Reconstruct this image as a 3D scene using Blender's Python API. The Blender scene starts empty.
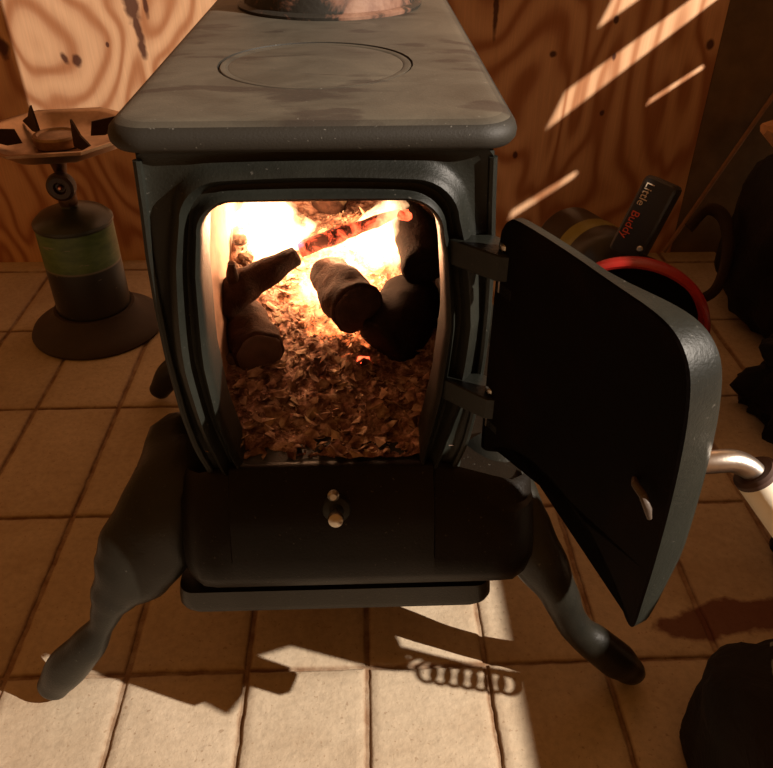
import bpy, bmesh, math, random
from mathutils import Vector, Matrix, noise
random.seed(7)
S = bpy.context.scene
COL = S.collection

# ---------------------------------------------------------------- camera
cam_d = bpy.data.cameras.new('camera'); cam = bpy.data.objects.new('camera', cam_d); COL.objects.link(cam)
cam_d.sensor_fit = 'HORIZONTAL'; cam_d.sensor_width = 36.0; cam_d.lens = 36.0 * 760 / 773
cam_d.clip_start = .02
cam.location = (0, 0, 1.0)
cam.rotation_euler = (math.radians(90 - 35.5), 0, math.radians(-1.85))
S.camera = cam
# ---------------------------------------------------------------- world, lamps, exposure
w = bpy.data.worlds.new('world'); S.world = w; w.use_nodes = True
w.node_tree.nodes['Background'].inputs[0].default_value = (1.0, .38, .085, 1)
w.node_tree.nodes['Background'].inputs[1].default_value = .23
S.view_settings.view_transform = 'Standard'; S.view_settings.look = 'None'
S.view_settings.exposure = 0; S.view_settings.gamma = 1; S.view_settings.use_curve_mapping = False

def point(name, loc, power, color, r):
    l = bpy.data.lights.new(name, 'POINT'); l.energy = power; l.color = color; l.shadow_soft_size = r
    o = bpy.data.objects.new(name, l); o.location = loc; COL.objects.link(o); return o
LAMP = (2.432, -.400, 2.220)
point('room_lamp', LAMP, 1000, (1, .87, .74), .009)
point('fire_light_back', (-.12, 1.08, .53), 4.6, (1, .52, .26), .035)
point('fire_light_front', (-.040, 1.04, .515), 4.6, (1, .52, .26), .035)

# ---------------------------------------------------------------- materials
class NT:
    def __init__(s, name):
        m = bpy.data.materials.new(name); m.use_nodes = True
        s.m = m; s.n = m.node_tree.nodes; s.l = m.node_tree.links
        s.b = s.n['Principled BSDF']; s.out = s.n['Material Output']
    def node(s, t, **kw):
        x = s.n.new(t)
        for k, v in kw.items():
            if k.startswith('i_'):
                key = k[2:]; key = int(key) if key.isdigit() else key.replace('_', ' ')
                if hasattr(v, 'is_output'): s.l.new(v, x.inputs[key])
                else: x.inputs[key].default_value = v
            else: setattr(x, k, v)
        return x
    def math(s, op, a, b=0.0, c=None):
        x = s.n.new('ShaderNodeMath'); x.operation = op
        for i, v in enumerate((a, b) if c is None else (a, b, c)):
            if hasattr(v, 'is_output'): s.l.new(v, x.inputs[i])
            else: x.inputs[i].default_value = v
        return x.outputs[0]
    def ramp(s, fac, stops):
        x = s.n.new('ShaderNodeValToRGB'); s.l.new(fac, x.inputs[0])
        el = x.color_ramp.elements
        while len(el) < len(stops): el.new(.5)
        for e, (p, c) in zip(el, stops):
            e.position = p; e.color = (c, c, c, 1) if isinstance(c, (int, float)) else (*c, 1)
        return x.outputs[0]
    def mix(s, fac, a, b, mode='MIX'):
        x = s.n.new('ShaderNodeMix'); x.data_type = 'RGBA'; x.blend_type = mode
        for i, v in ((0, fac), (6, a), (7, b)):
            if hasattr(v, 'is_output'): s.l.new(v, x.inputs[i])
            else: x.inputs[i].default_value = v if i == 0 else (*v, 1)
        return x.outputs[2]
    def noise(s, vec=None, scale=5, detail=4, rough=.5, dist=0):
        x = s.node('ShaderNodeTexNoise', i_Scale=scale, i_Detail=detail, i_Roughness=rough, i_Distortion=dist)
        if vec is not None: s.l.new(vec, x.inputs['Vector'])
        return x.outputs[0]
    def obj(s, scale=(1, 1, 1), loc=(0, 0, 0)):
        t = s.node('ShaderNodeTexCoord'); m = s.node('ShaderNodeMapping', i_Scale=scale, i_Location=loc)
        s.l.new(t.outputs['Object'], m.inputs['Vector']); return m.outputs[0]
    def bump(s, h, strength=.3, dist=.002, prev=None):
        b = s.node('ShaderNodeBump', i_Strength=strength, i_Distance=dist); s.l.new(h, b.inputs['Height'])
        if prev is not None: s.l.new(prev, b.inputs['Normal'])
        s.l.new(b.outputs[0], s.b.inputs['Normal']); return b.outputs[0]
    def set(s, **kw):
        for k, v in kw.items():
            k = k.replace('_', ' ')
            if hasattr(v, 'is_output'): s.l.new(v, s.b.inputs[k])
            else: s.b.inputs[k].default_value = (*v, 1) if isinstance(v, tuple) and len(v) == 3 else v
        return s

def m_simple(name, color, rough=.5, metal=0, var=.25, nscale=30, bump=.2, dist=.001, spec=.5):
    t = NT(name); v = t.obj()
    n = t.noise(v, nscale, 5, .6)
    c = t.ramp(n, [(.3, tuple(x * (1 - var) for x in color)), (.7, tuple(min(1, x * (1 + var)) for x in color))])
    t.set(Base_Color=c, Roughness=rough, Metallic=metal, Specular_IOR_Level=spec)
    t.bump(t.noise(v, nscale * 6, 3), bump, dist)
    return t.m

def m_iron(name, base, dust, lo, hi, rough=.5, speck=True, spec=.30):
    t = NT(name); v = t.obj()
    n = t.noise(v, 7, 6, .65, .4)
    c = t.ramp(n, [(lo, base), (hi, dust)])
    if speck:
        sp = t.ramp(t.noise(v, 210, 2, .5), [(.70, 0.0), (.76, .55)])
        c = t.mix(sp, c, (.08, .075, .062))
    t.set(Base_Color=c, Roughness=rough, Metallic=0.0, Specular_IOR_Level=spec)
    b = t.bump(t.noise(v, 320, 4, .6), .35, .0012)
    t.bump(t.noise(v, 26, 3), .25, .003, b)
    return t.m
M_iron = m_iron('cast_iron', (.0070, .0075, .0055), (.019, .020, .015), .35, .75, .46, True, .24)
M_skirt = m_iron('cast_iron_skirt', (.004, .0028, .0018), (.011, .008, .005), .35, .8, .42, True, .14)
M_leg = m_iron('cast_iron_leg', (.008, .0075, .0055), (.022, .020, .014), .35, .75, .38, True, .30)
M_black = m_iron('soot_black_iron', (.0025, .0015, .001), (.009, .004, .002), .45, .8, .75, False, .05)

def mk_plate():
    t = NT('dusty_cast_iron_plate'); v = t.obj()
    n = t.noise(t.obj((1, 1.6, 1)), 9, 7, .62, .8)
    c = t.ramp(n, [(.30, (.058, .049, .035)), (.5, (.082, .072, .053)), (.72, (.108, .094, .068))])
    st = t.ramp(t.noise(t.obj((1, 2.6, 1), (3, 1, 0)), 7.5, 4, .5, .3), [(.57, 0.0), (.62, .62)])
    c = t.mix(st, c, (.030, .021, .017))
    geo = t.node('ShaderNodeNewGeometry'); sep = t.node('ShaderNodeSeparateXYZ'); t.l.new(geo.outputs['True Normal'], sep.inputs[0])
    up = t.ramp(sep.outputs[2], [(.75, 0.0), (.99, 1.0)])          # dust settles on the flat top only
    c = t.mix(up, (.018, .0155, .011), c)
    sp = t.ramp(t.noise(v, 240, 2, .5), [(.70, 0.0), (.76, .5)])
    c = t.mix(sp, c, (.2, .19, .16))
    t.set(Base_Color=c, Roughness=.62, Specular_IOR_Level=.35)
    b = t.bump(t.noise(v, 420, 4, .6), .3, .001)
    return t.m
M_plate = mk_plate()

def mk_wall():
    t = NT('knotty_plywood')
    v = t.obj((2.1, 1, .95), (1.37, 0, .42))
    base = t.noise(v, 1.9, 2.0, .40, .35)
    fine = t.noise(t.obj((60, 1, 3)), 2.0, 4, .6)
    a = t.math('ADD', t.math('MULTIPLY', base, 74.0), t.math('MULTIPLY', fine, .45))
    ring = t.math('SINE', a)
    f = t.ramp(t.math('MULTIPLY_ADD', ring, .5, .5), [(.0, .0), (.55, .30), (1.0, .95)])
    light = t.mix(t.noise(t.obj((1, 1, .4)), 3.2, 3), (.76, .47, .28), (.64, .36, .185))
    c = t.mix(f, light, (.40, .165, .070))
    fib = t.ramp(t.noise(t.obj((120, 1, 4)), 2.0, 5, .6), [(.3, .90), (.7, 1.06)])
    c = t.mix(1.0, c, fib, 'MULTIPLY')
    # knots and splits, each with a place and shape of its own
    tc = t.node('ShaderNodeTexCoord'); sx = t.node('ShaderNodeSeparateXYZ'); t.l.new(tc.outputs['Object'], sx.inputs[0])
    X, Z = sx.outputs[0], sx.outputs[2]
    wob = t.math('MULTIPLY_ADD', t.noise(t.obj(), 38, 3), 1.3, -.65)
    tot = None
    for kx, kz, rx, rz, lean in KNOTS:
        dx = t.math('SUBTRACT', X, kx); dz = t.math('SUBTRACT', Z, kz)
        dx = t.math('MULTIPLY_ADD', dz, lean, dx)
        dx = t.math('DIVIDE', dx, rx); dz = t.math('DIVIDE', dz, rz)
        d = t.math('SQRT', t.math('ADD', t.math('MULTIPLY', dx, dx), t.math('MULTIPLY', dz, dz)))
        k = t.math('SUBTRACT', 1.35, t.math('ADD', d, wob)); k = t.math('MULTIPLY', k, 1.6)
        k = t.math('MINIMUM', t.math('MAXIMUM', k, 0.0), 1.0)
        tot = k if tot is None else t.math('MAXIMUM', tot, k)
    c = t.mix(t.math('MULTIPLY', tot, .9), c, (.060, .016, .010))
    t.set(Base_Color=c, Roughness=.62, Specular_IOR_Level=.25)
    t.bump(fib, .15, .001)
    return t.m
KNOTS = [(-.886, .582, .014, .022, 0), (-.742, .560, .008, .013, .3), (-.712, .552, .011, .013, 0), (-.553, .680, .016, .040, .1),
         (-.546, .625, .009, .040, .12), (-.543, .578, .009, .022, .1), (-.518, .68, .006, .025, 0), (.336, .66, .006, .055, 0),
         (.639, .639, .006, .008, 0), (.649, .552, .005, .009, 0), (.491, .56, .008, .008, 0), (.641, .411, .006, .008, 0),
         (-.628, .590, .004, .006, 0), (.891, .579, .009, .014, 0), (.42, .30, .006, .010, 0)]
M_wall = mk_wall()

def mk_floor():
    t = NT('clay_pavers'); v = t.obj()
    geo = t.node('ShaderNodeObjectInfo')
    big = t.noise(v, 4.2, 5, .6, .3)
    c = t.ramp(big, [(.3, (.39, .295, .195)), (.5, (.48, .385, .27)), (.72, (.56, .46, .335))])
    fine = t.ramp(t.noise(v, 85, 5, .65), [(.3, .86), (.6, 1.04)])
    c = t.mix(1.0, c, fine, 'MULTIPLY')
    pit = t.ramp(t.noise(v, 150, 2, .5), [(.29, .55), (.34, 0.0)])
    c = t.mix(pit, c, (.26, .17, .10))
    grime = t.node('ShaderNodeAttribute', attribute_name='joint')
    gn = t.math('MULTIPLY', grime.outputs['Fac'], t.ramp(t.noise(v, 26, 4, .7), [(.32, .35), (.62, 1.0)]))
    c = t.mix(gn, c, (.22, .125, .068))
    # one ragged reddish-brown patch
    tc = t.node('ShaderNodeTexCoord'); sx = t.node('ShaderNodeSeparateXYZ'); t.l.new(tc.outputs['Object'], sx.inputs[0])
    dx = t.math('DIVIDE', t.math('SUBTRACT', sx.outputs[0], .565), .125)
    dy = t.math('DIVIDE', t.math('SUBTRACT', t.math('MULTIPLY_ADD', sx.outputs[0], -.15, sx.outputs[1]), .660), .040)
    d = t.math('SQRT', t.math('ADD', t.math('MULTIPLY', dx, dx), t.math('MULTIPLY', dy, dy)))
    d = t.math('ADD', d, t.math('MULTIPLY_ADD', t.noise(v, 16, 4, .6), 1.2, -.6))
    k = t.ramp(d, [(.75, .82), (.95, 0.0)])
    c = t.mix(k, c, (.10, .018, .010))
    t.set(Base_Color=c, Roughness=.85, Specular_IOR_Level=.2)
    b = t.bump(t.noise(v, 120, 5, .7), .55, .0022)
    t.bump(t.noise(v, 14, 4, .6), .5, .005, b)
    return t.m
M_floor = mk_floor()

# ---------------------------------------------------------------- mesh helpers
def finish(name, bm, mat, parent=None, smooth=35, kind=None, label=None, loc=None):
    me = bpy.data.meshes.new(name)
    bmesh.ops.recalc_face_normals(bm, faces=bm.faces)
    o = bpy.data.objects.new(name, me)
    if parent is not None:
        off = Vector(parent['_o']); bmesh.ops.translate(bm, verts=bm.verts, vec=-off)
        bm.to_mesh(me); o.parent = parent; o['_o'] = parent['_o']
        if parent.type == 'MESH': pass
    else:
        off = Vector(loc) if loc else Vector((0, 0, 0))
        bmesh.ops.translate(bm, verts=bm.verts, vec=-off); bm.to_mesh(me); o.location = off; o['_o'] = off[:]
    bm.free()
    for p in me.polygons: p.use_smooth = smooth > 0
    if smooth > 0: me.set_sharp_from_angle(angle=math.radians(smooth))
    for m in (mat if isinstance(mat, (list, tuple)) else [mat]): me.materials.append(m)
    COL.objects.link(o)
    if kind: o['kind'] = kind
    if label: o['label'] = label
    return o
def thing(name, loc, label, cat, group=None):
    o = bpy.data.objects.new(name, None); COL.objects.link(o); o.location = loc; o['_o'] = tuple(loc)
    o.empty_display_size = .05
    o['label'] = label; o['category'] = cat
    if group: o['group'] = group
    return o
def tag(o, label, cat, group=None):
    o['label'] = label; o['category'] = cat
    if group: o['group'] = group
    return o
def ring_faces(bm, A, B, closed=True):
    n = len(A)
    for i in range(n if closed else n - 1):
        j = (i + 1) % n
        try: bm.faces.new((A[i], A[j], B[j], B[i]))
        except ValueError: pass
def loft(bm, rings, cap0=True, cap1=True, closed=True):
    R = [[bm.verts.new(p) for p in r] for r in rings]
    for a, b in zip(R, R[1:]): ring_faces(bm, a, b, closed)
    if cap0: bm.faces.new(R[0])
    if cap1: bm.faces.new(list(reversed(R[-1])))
    return R
def lathe(bm, prof, M=None, n=48, caps=True):
    M = M or Matrix()
    rings = [[M @ Vector((r * math.cos(2 * math.pi * i / n), r * math.sin(2 * math.pi * i / n), z)) for i in range(n)] for r, z in prof]
    return loft(bm, rings, caps, caps)
def frame_of(d, up=Vector((0, 0, 1))):
    d = d.normalized(); s = d.cross(up)
    if s.length < 1e-4: s = d.cross(Vector((1, 0, 0)))
    s.normalize(); return s, s.cross(d).normalized()
def tube(bm, pts, rad, n=14, up=Vector((0, 0, 1)), flat=1.0, caps=True):
    pts = [Vector(p) for p in pts]
    if not isinstance(rad, (list, tuple)): rad = [rad] * len(pts)
    rings = []
    s0 = None
    for i, p in enumerate(pts):
        d = (pts[min(i + 1, len(pts) - 1)] - pts[max(i - 1, 0)])
        s, u = frame_of(d, up)
        r = rad[i]; ra, rb = r if isinstance(r, tuple) else (r, r * flat)
        rings.append([p + s * ra * math.cos(2 * math.pi * k / n) + u * rb * math.sin(2 * math.pi * k / n) for k in range(n)])
    return loft(bm, rings, caps, caps)
def smooth_path(pts, rads, sub=5):
    P = [Vector(p) for p in pts]; out = []; ro = []
    for i in range(len(P) - 1):
        p0, p1, p2, p3 = P[max(i - 1, 0)], P[i], P[i + 1], P[min(i + 2, len(P) - 1)]
        for k in range(sub):
            t = k / sub
            out.append(.5 * ((2 * p1) + (-p0 + p2) * t + (2 * p0 - 5 * p1 + 4 * p2 - p3) * t * t + (-p0 + 3 * p1 - 3 * p2 + p3) * t ** 3))
            a, b = rads[i], rads[i + 1]; q = t * t * (3 - 2 * t)
            ro.append(tuple(x + (y - x) * q for x, y in zip(a, b)) if isinstance(a, tuple) else a + (b - a) * q)
    out.append(P[-1]); ro.append(rads[-1]); return out, ro
def box(bm, x0, x1, y0, y1, z0, z1, bev=0, seg=2, M=None):
    r = bmesh.ops.create_cube(bm, size=1)
    vs = r['verts']
    for v in vs: v.co = Vector(((x0 + x1) / 2 + v.co.x * (x1 - x0), (y0 + y1) / 2 + v.co.y * (y1 - y0), (z0 + z1) / 2 + v.co.z * (z1 - z0)))
    if bev:
        es = list({e for v in vs for e in v.link_edges})
        g = bmesh.ops.bevel(bm, geom=es, offset=bev, segments=seg, affect='EDGES', profile=.6)
        vs = list({v for f in g['faces'] for v in f.verts} | {v for v in vs if v.is_valid})
    if M is not None:
        bmesh.ops.transform(bm, matrix=M, verts=[v for v in vs if v.is_valid])
def rrect(cx, cy, hx, hy, r, z, n=8):
    out = []
    for (sx, sy, a0) in ((1, 1, 0), (-1, 1, 90), (-1, -1, 180), (1, -1, 270)):
        for k in range(n + 1):
            a = math.radians(a0 + 90 * k / n)
            out.append(Vector((cx + sx * (hx - r) + r * math.cos(a), cy + sy * (hy - r) + r * math.sin(a), z)))
    return out
def side_dense(P, step=.02):
    out = []
    for i, p in enumerate(P):
        q = P[(i + 1) % len(P)]; out.append(p)
        if (i + 1) % 11 == 0:
            for k in range(1, 24): out.append(p.lerp(q, k / 24))
    return out
def fbm(p, s, o=4): return noise.fractal(Vector(p) * s, 1.0, 2.0, o)
def BM(): return bmesh.new()

# ================================================================ SETTING
# floor: bevelled pavers in stack bond over a mortar bed, one mesh
def build_floor():
    bm = BM(); lay = bm.verts.layers.float.new('joint')
    px, py, ox, oy = .1775, .328, -.007, .677
    def vtx(x, y, z, j):
        q = .0016 * fbm((x, y, 0), 45); q2 = .0016 * fbm((x + 9, y, 3), 45)
        v = bm.verts.new((x + q, y + q2, z + .0012 * fbm((x, y, 5), 12))); v[lay] = j; return v
    for iy in range(-5, 5):
        for ix in range(-9, 12):
            rr = random.Random(ix * 31 + iy * 977)
            g = .0022 + rr.random() * .0014
            x0 = ox + ix * px + g; x1 = ox + (ix + 1) * px - g; y0 = oy + iy * py + g * .7; y1 = oy + (iy + 1) * py - g * .7
            dz = (rr.random() - .5) * .002
            near = -.8 < x0 < .9 and .3 < y0 < 1.7
            nx, ny = (18, 30) if near else (6, 8)
            rings = []
            for (ins, z, j) in ((0, -.010, 1), (0, -.0045, 1), (.0014, -.0018, .8), (.0045, 0, .12)):
                X0, X1, Y0, Y1 = x0 + ins, x1 - ins, y0 + ins, y1 - ins
                loop = [vtx(X0 + (X1 - X0) * k / nx, Y0, z + dz, j) for k in range(nx)] + \
                       [vtx(X1, Y0 + (Y1 - Y0) * k / ny, z + dz, j) for k in range(ny)] + \
                       [vtx(X1 - (X1 - X0) * k / nx, Y1, z + dz, j) for k in range(nx)] + \
                       [vtx(X0, Y1 - (Y1 - Y0) * k / ny, z + dz, j) for k in range(ny)]
                rings.append(loop)
            for a, b in zip(rings, rings[1:]): ring_faces(bm, a, b)
            # an inner ring keeps the joint grime off the middle
            lp = rings[-1]; c = Vector(((x0 + x1) / 2, (y0 + y1) / 2, dz)); inner = []
            for v in lp:
                d = Vector((max(min(v.co.x, x1 - .016), x0 + .016), max(min(v.co.y, y1 - .016), y0 + .016), dz))
                q = bm.verts.new(d); q[lay] = 0; inner.append(q)
            for i in range(len(lp)):
                j2 = (i + 1) % len(lp)
                vs = [lp[i], lp[j2], inner[j2], inner[i]]
                if (inner[i].co - inner[j2].co).length < 1e-6: vs = [lp[i], lp[j2], inner[i]]
                bm.faces.new(vs)
            bm.faces.new(inner)
    bmesh.ops.remove_doubles(bm, verts=bm.verts, dist=1e-6)
    q = [bm.verts.new(p) for p in ((-2.2, -1.2, -.0048), (2.3, -1.2, -.0048), (2.3, 2.4, -.0048), (-2.2, 2.4, -.0048))]
    for v in q: v[lay] = 1
    bm.faces.new(q)
    o = finish('floor', bm, M_floor, kind='structure', smooth=40)
    tag(o, 'stack-bonded beige clay paver floor under the stove', 'floor'); return o
build_floor()
bm = BM(); box(bm, -2.2, .915, 2.05, 2.09, -.01, 2.3)
tag(finish('wall_back', bm, M_wall, kind='structure', smooth=0), 'knotty plywood wall panel behind the stove', 'wall')
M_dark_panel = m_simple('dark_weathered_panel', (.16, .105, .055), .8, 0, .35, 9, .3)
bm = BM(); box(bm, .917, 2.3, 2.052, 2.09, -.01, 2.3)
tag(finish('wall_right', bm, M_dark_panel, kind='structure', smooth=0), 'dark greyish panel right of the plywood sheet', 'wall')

# ================================================================ STOVE
SX, SY = -.043, 1.0
stove = thing('wood_stove', (SX, SY, 0), 'black cast iron box wood stove with open door on four curved legs', 'stove')
# --- body shell
def interp(tab, z):
    if z <= tab[0][0]: return tab[0][1]
    for (a, va), (b, vb) in zip(tab, tab[1:]):
        if z <= b: return va + (vb - va) * (z - a) / (b - a)
    return tab[-1][1]

bm = BM()
secs = [(.335, .138), (.37, .150), (.41, .163), (.46, .1705), (.54, .1755), (.60, .176), (.66, .1745), (.71, .171), (.772, .168)]
def body_ring(z, hw, y0=.706, y1=1.47, r=.03, n=6):
    return rrect(SX, (y0 + y1) / 2, hw, (y1 - y0) / 2, r, z, n)
out = [body_ring(z, hw) for z, hw in secs]
R = loft(bm, out, False, True)
bm.faces.ensure_lookup_table()
# cut away the front so the fire box is open: delete faces on the front plane
dele = [f for f in bm.faces if abs(f.normal.y if f.normal.length else 0) > -1 and f.calc_center_median().y < .7075 and abs(f.calc_center_median().x - SX) < .13]
bmesh.ops.delete(bm, geom=dele, context='FACES')
body = finish('body', bm, M_iron, stove)
# --- front plate with opening and moulded ridges
HL = [(.385, -.150), (.40, -.155), (.461, -.166), (.541, -.170), (.645, -.164), (.722, -.152)]
HR = [(.385, .062), (.40, .063), (.491, .078), (.584, .085), (.668, .078), (.722, .066)]
def hole_loop():
    z0, z1, r = .388, .720, .036; P = []
    for k in range(14): P.append((None, z0 + (z1 - r - z0) * k / 14, 'R'))
    pts = []
    for _, z, _s in P: pts.append((interp(HR, z), z))
    for k in range(9):
        a = math.radians(90 * k / 8); pts.append((interp(HR, z1 - r) - r + r * math.cos(a), z1 - r + r * math.sin(a)))
    for k in range(1, 10):
        t = k / 10; pts.append((interp(HR, z1) - r + (interp(HL, z1) + r - interp(HR, z1) + r) * t, z1))
    for k in range(9):
        a = math.radians(90 + 90 * k / 8); pts.append((interp(HL, z1 - r) + r + r * math.cos(a), z1 - r + r * math.sin(a)))
    for k in range(1, 15): z = z1 - r - (z1 - r - z0) * k / 14; pts.append((interp(HL, z), z))
    for k in range(1, 12):
        t = k / 12; pts.append((interp(HL, z0) + (interp(HR, z0) - interp(HL, z0)) * t, z0))
    return pts
H = hole_loop(); cx, cz = -.043, .555
def outer_at(px, pz):
    dx, dz = px - cx, pz - cz; lo, hi = 1.0, 3.0
    for _ in range(30):
        m = (lo + hi) / 2; x, z = cx + dx * m, cz + dz * m
        ins = .336 < z < .771 and abs(x - SX) < interp(secs, z) - .001
        if ins: lo = m
        else: hi = m
    return cx + dx * lo, cz + dz * lo
bm = BM()
rings = []
prof = [(0, .745), (0, .700), (.002, .6905), (.006, .686), (.010, .6905), (.013, .6975), (.018, .6985), (.022, .692), (.027, .6855), (.033, .6900), (.038, .7005), (.044, .703)]
for off, y in prof:
    rr = []
    for x, z in H:
        d = Vector((x - cx, z - cz)); L = d.length; ox_, oz_ = outer_at(x, z); Lo = Vector((ox_ - cx, oz_ - cz)).length
        k = (L + min(off, (Lo - L) * .9)) / L; rr.append(Vector((cx + d.x * k, y, cz + d.y * k)))
    rings.append(rr)
for fr, y in ((.0, .703), (.55, .704), (.8, .7015), (.93, .6985), (1.0, .705)):
    if fr == 0: continue
    rr = []
    for (x, z), q in zip(H, rings[11]):
        ox_, oz_ = outer_at(x, z); rr.append(Vector((q.x + (ox_ - q.x) * fr, y, q.z + (oz_ - q.z) * fr)))
    rings.append(rr)
loft(bm, rings, False, False)
finish('front_plate', bm, M_iron, stove, smooth=60)
# --- fire box lining
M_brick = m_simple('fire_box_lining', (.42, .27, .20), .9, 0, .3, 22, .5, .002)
M_lining_dark = m_simple('dark_lining', (.03, .022, .018), .95, 0, .4, 22, .5, .002)  # darker lining tone, for the right side and the grate
for sg, mt in ((-1, M_brick), (1, M_lining_dark)):
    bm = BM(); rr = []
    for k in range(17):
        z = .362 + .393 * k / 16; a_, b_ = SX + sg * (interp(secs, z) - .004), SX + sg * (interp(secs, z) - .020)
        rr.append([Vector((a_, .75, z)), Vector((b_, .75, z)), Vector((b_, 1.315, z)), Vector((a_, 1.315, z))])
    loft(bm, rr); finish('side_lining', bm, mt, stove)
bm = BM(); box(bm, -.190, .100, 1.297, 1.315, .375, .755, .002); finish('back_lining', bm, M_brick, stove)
bm = BM(); box(bm, -.172, .086, .71, 1.296, .345, .355); finish('grate', bm, M_lining_dark, stove)
# --- base flange and tub
bm = BM()
loft(bm, [rrect(SX, 1.085, hw, hy, .04, z) for hw, hy, z in ((.162, .375, .336), (.164, .377, .345), (.160, .373, .356), (.145, .370, .366))])
finish('body_flange', bm, M_iron, stove)
bm = BM()
bx = -.016
loft(bm, [rrect(bx, 1.07, hw, hy + .07, .06, z) for hw, hy, z in ((.195, .31, .205), (.215, .335, .225), (.222, .345, .29), (.222, .345, .318), (.215, .337, .331), (.205, .327, .336))])
finish('base_tub', bm, M_skirt, stove)
# --- front skirt (ash lip) : profile swept in x
bm = BM()
prof = [(.700, .372), (.699, .388), (.692, .391), (.684, .389), (.676, .378), (.655, .362), (.643, .330), (.630, .290), (.627, .262), (.633, .240), (.650, .225), (.690, .222)]
prof2 = [(.702, .372), (.699, .386), (.692, .384), (.684, .380), (.672, .368), (.660, .348), (.646, .318), (.631, .285), (.627, .262), (.633, .240), (.650, .225), (.690, .222)]
rings = []
xs = [-.232, -.2315, -.229, -.222, -.208, -.190, -.168, -.166, -.12, -.06, 0, .05, .078, .080, .12, .155, .18, .196, .204, .2065, .207]
for x in xs:
    e = max(0, abs((x + .0125) / .2195)); sh = .030 * max(0, (e - .84) / .16) ** 2
    inner = -.167 < x < .079
    wide = min(1, max(0, (abs(x + .0425) - .122) / .11))
    pr = prof if inner else prof2
    rr = []
    for i, (y, z) in enumerate(pr):
        drop = wide * (.040 if i < 5 else .028 * max(0, (z - .26) / .13))
        rr.append(Vector((x, y + sh, z - drop)))
    rr += [Vector((x, .700, .222))]
    rings.append(rr)
loft(bm, rings)
skirt = finish('ash_lip', bm, M_skirt, stove, smooth=40)
# --- draft knob
bm = BM()
Mk = Matrix.Translation((-.0385, .655, .352)) @ Matrix.Rotation(math.radians(72), 4, 'X')
lathe(bm, [(.017, -.004), (.0185, .002), (.016, .006), (.009, .008), (.006, .012)], Mk, 28)
finish('draft_disc', bm, M_iron, stove)
bm = BM()
lathe(bm, [(.004, .008), (.0045, .018), (.0075, .021), (.0095, .027), (.0085, .033), (.004, .036)], Mk, 24)
M_nickel = m_simple('worn_nickel', (.42, .38, .32), .34, 1, .2, 60, .15)
finish('draft_knob', bm, M_nickel, stove)
bm = BM()
Mk2 = Matrix.Translation((-.041, .654, .378)) @ Matrix.Rotation(math.radians(72), 4, 'X')
lathe(bm, [(.0035, 0), (.006, .004), (.007, .009), (.004, .013)], Mk2, 20)
finish('lip_bolt', bm, M_nickel, stove)
# --- ash pan below
bm = BM()
loft(bm, [rrect(-.046, .80, hx, .150, .02, z) for hx, z in ((.196, .172), (.204, .175), (.207, .181), (.206, .195), (.203, .210))])
finish('ash_pan', bm, M_leg, stove)
# --- top plate
bm = BM()
pc, phx, py0, py1 = -.045, .1925, .6880, 1.52
cy_, hy_ = (py0 + py1) / 2, (py1 - py0) / 2
rings = []
for ins, z in ((.030, .7660), (.012, .7662), (.004, .769), (.0005, .774), (0, .780), (.002, .786), (.007, .791), (.014, .7945), (.024, .7958), (.045, .7965)):
    rings.append(side_dense(rrect(pc, cy_, phx - ins, hy_ - ins, max(.004, .040 - ins * .7), z, 10)))
Rg = loft(bm, rings, True, False)
# flat top with the lid hole
N = len(Rg[-1]); lc = Vector((-.0505, .912, .7965)); lr = .109
hole = []
for v in Rg[-1]:
    d = (v.co - lc).to_2d()
    hole.append((math.atan2(d.y, d.x), v))
c1 = [bm.verts.new((lc.x + (lr + .0012) * math.cos(a), lc.y + (lr + .003) * math.sin(a), .7965)) for a, _ in hole]
c2 = [bm.verts.new((lc.x + lr * math.cos(a), lc.y + lr * math.sin(a), .7925)) for a, _ in hole]
ring_faces(bm, Rg[-1], c1); ring_faces(bm, c1, c2); bm.faces.new(list(reversed(c2)))
finish('top_plate', bm, M_plate, stove, smooth=50)
bm = BM()
lathe(bm, [(.1078, .7928), (.1078, .7952), (.1065, .7960), (.101, .7960), (.0985, .7950), (.096, .7955), (.05, .7957), (.001, .7957)], Matrix.Translation((lc.x, lc.y, 0)), 96, True)
finish('cooking_lid', bm, M_plate, stove, smooth=30)
# --- flue
M_pipe = NT('rusty_stove_pipe'); v = M_pipe.obj()
tc_ = M_pipe.node('ShaderNodeTexCoord'); vd = M_pipe.node('ShaderNodeVectorMath', operation='DISTANCE'); M_pipe.l.new(tc_.outputs['Object'], vd.inputs[0]); vd.inputs[1].default_value = (.055, .20, .825)
rn = M_pipe.math('SUBTRACT', M_pipe.math('ADD', M_pipe.noise(v, 20, 5, .65, .5), .12), M_pipe.math('MULTIPLY', vd.outputs['Value'], 2.2))
rn = M_pipe.ramp(rn, [(.38, (.022, .019, .014)), (.46, (.17, .085, .055)), (.62, (.26, .15, .10))])
M_pipe.set(Base_Color=rn, Roughness=.6); M_pipe.bump(M_pipe.noise(v, 130, 4), .3, .002); M_pipe = M_pipe.m
M_pipe_b = m_iron('black_pipe', (.022, .019, .016), (.06, .040, .030), .35, .75, .5)
fc = Matrix.Translation((-.0455, 1.298, 0))
bm = BM(); lathe(bm, [(.140, .7966), (.141, .8005), (.136, .8035), (.131, .8045), (.129, .85), (.129, .88), (.126, .884), (.118, .884)], fc, 72)
finish('flue_collar', bm, M_pipe, stove, label='rust-patched collar of the flue')
bm = BM(); lathe(bm, [(.1175, .84), (.1175, 2.2)], fc, 64)
finish('flue_pipe', bm, M_pipe_b, stove)
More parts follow.
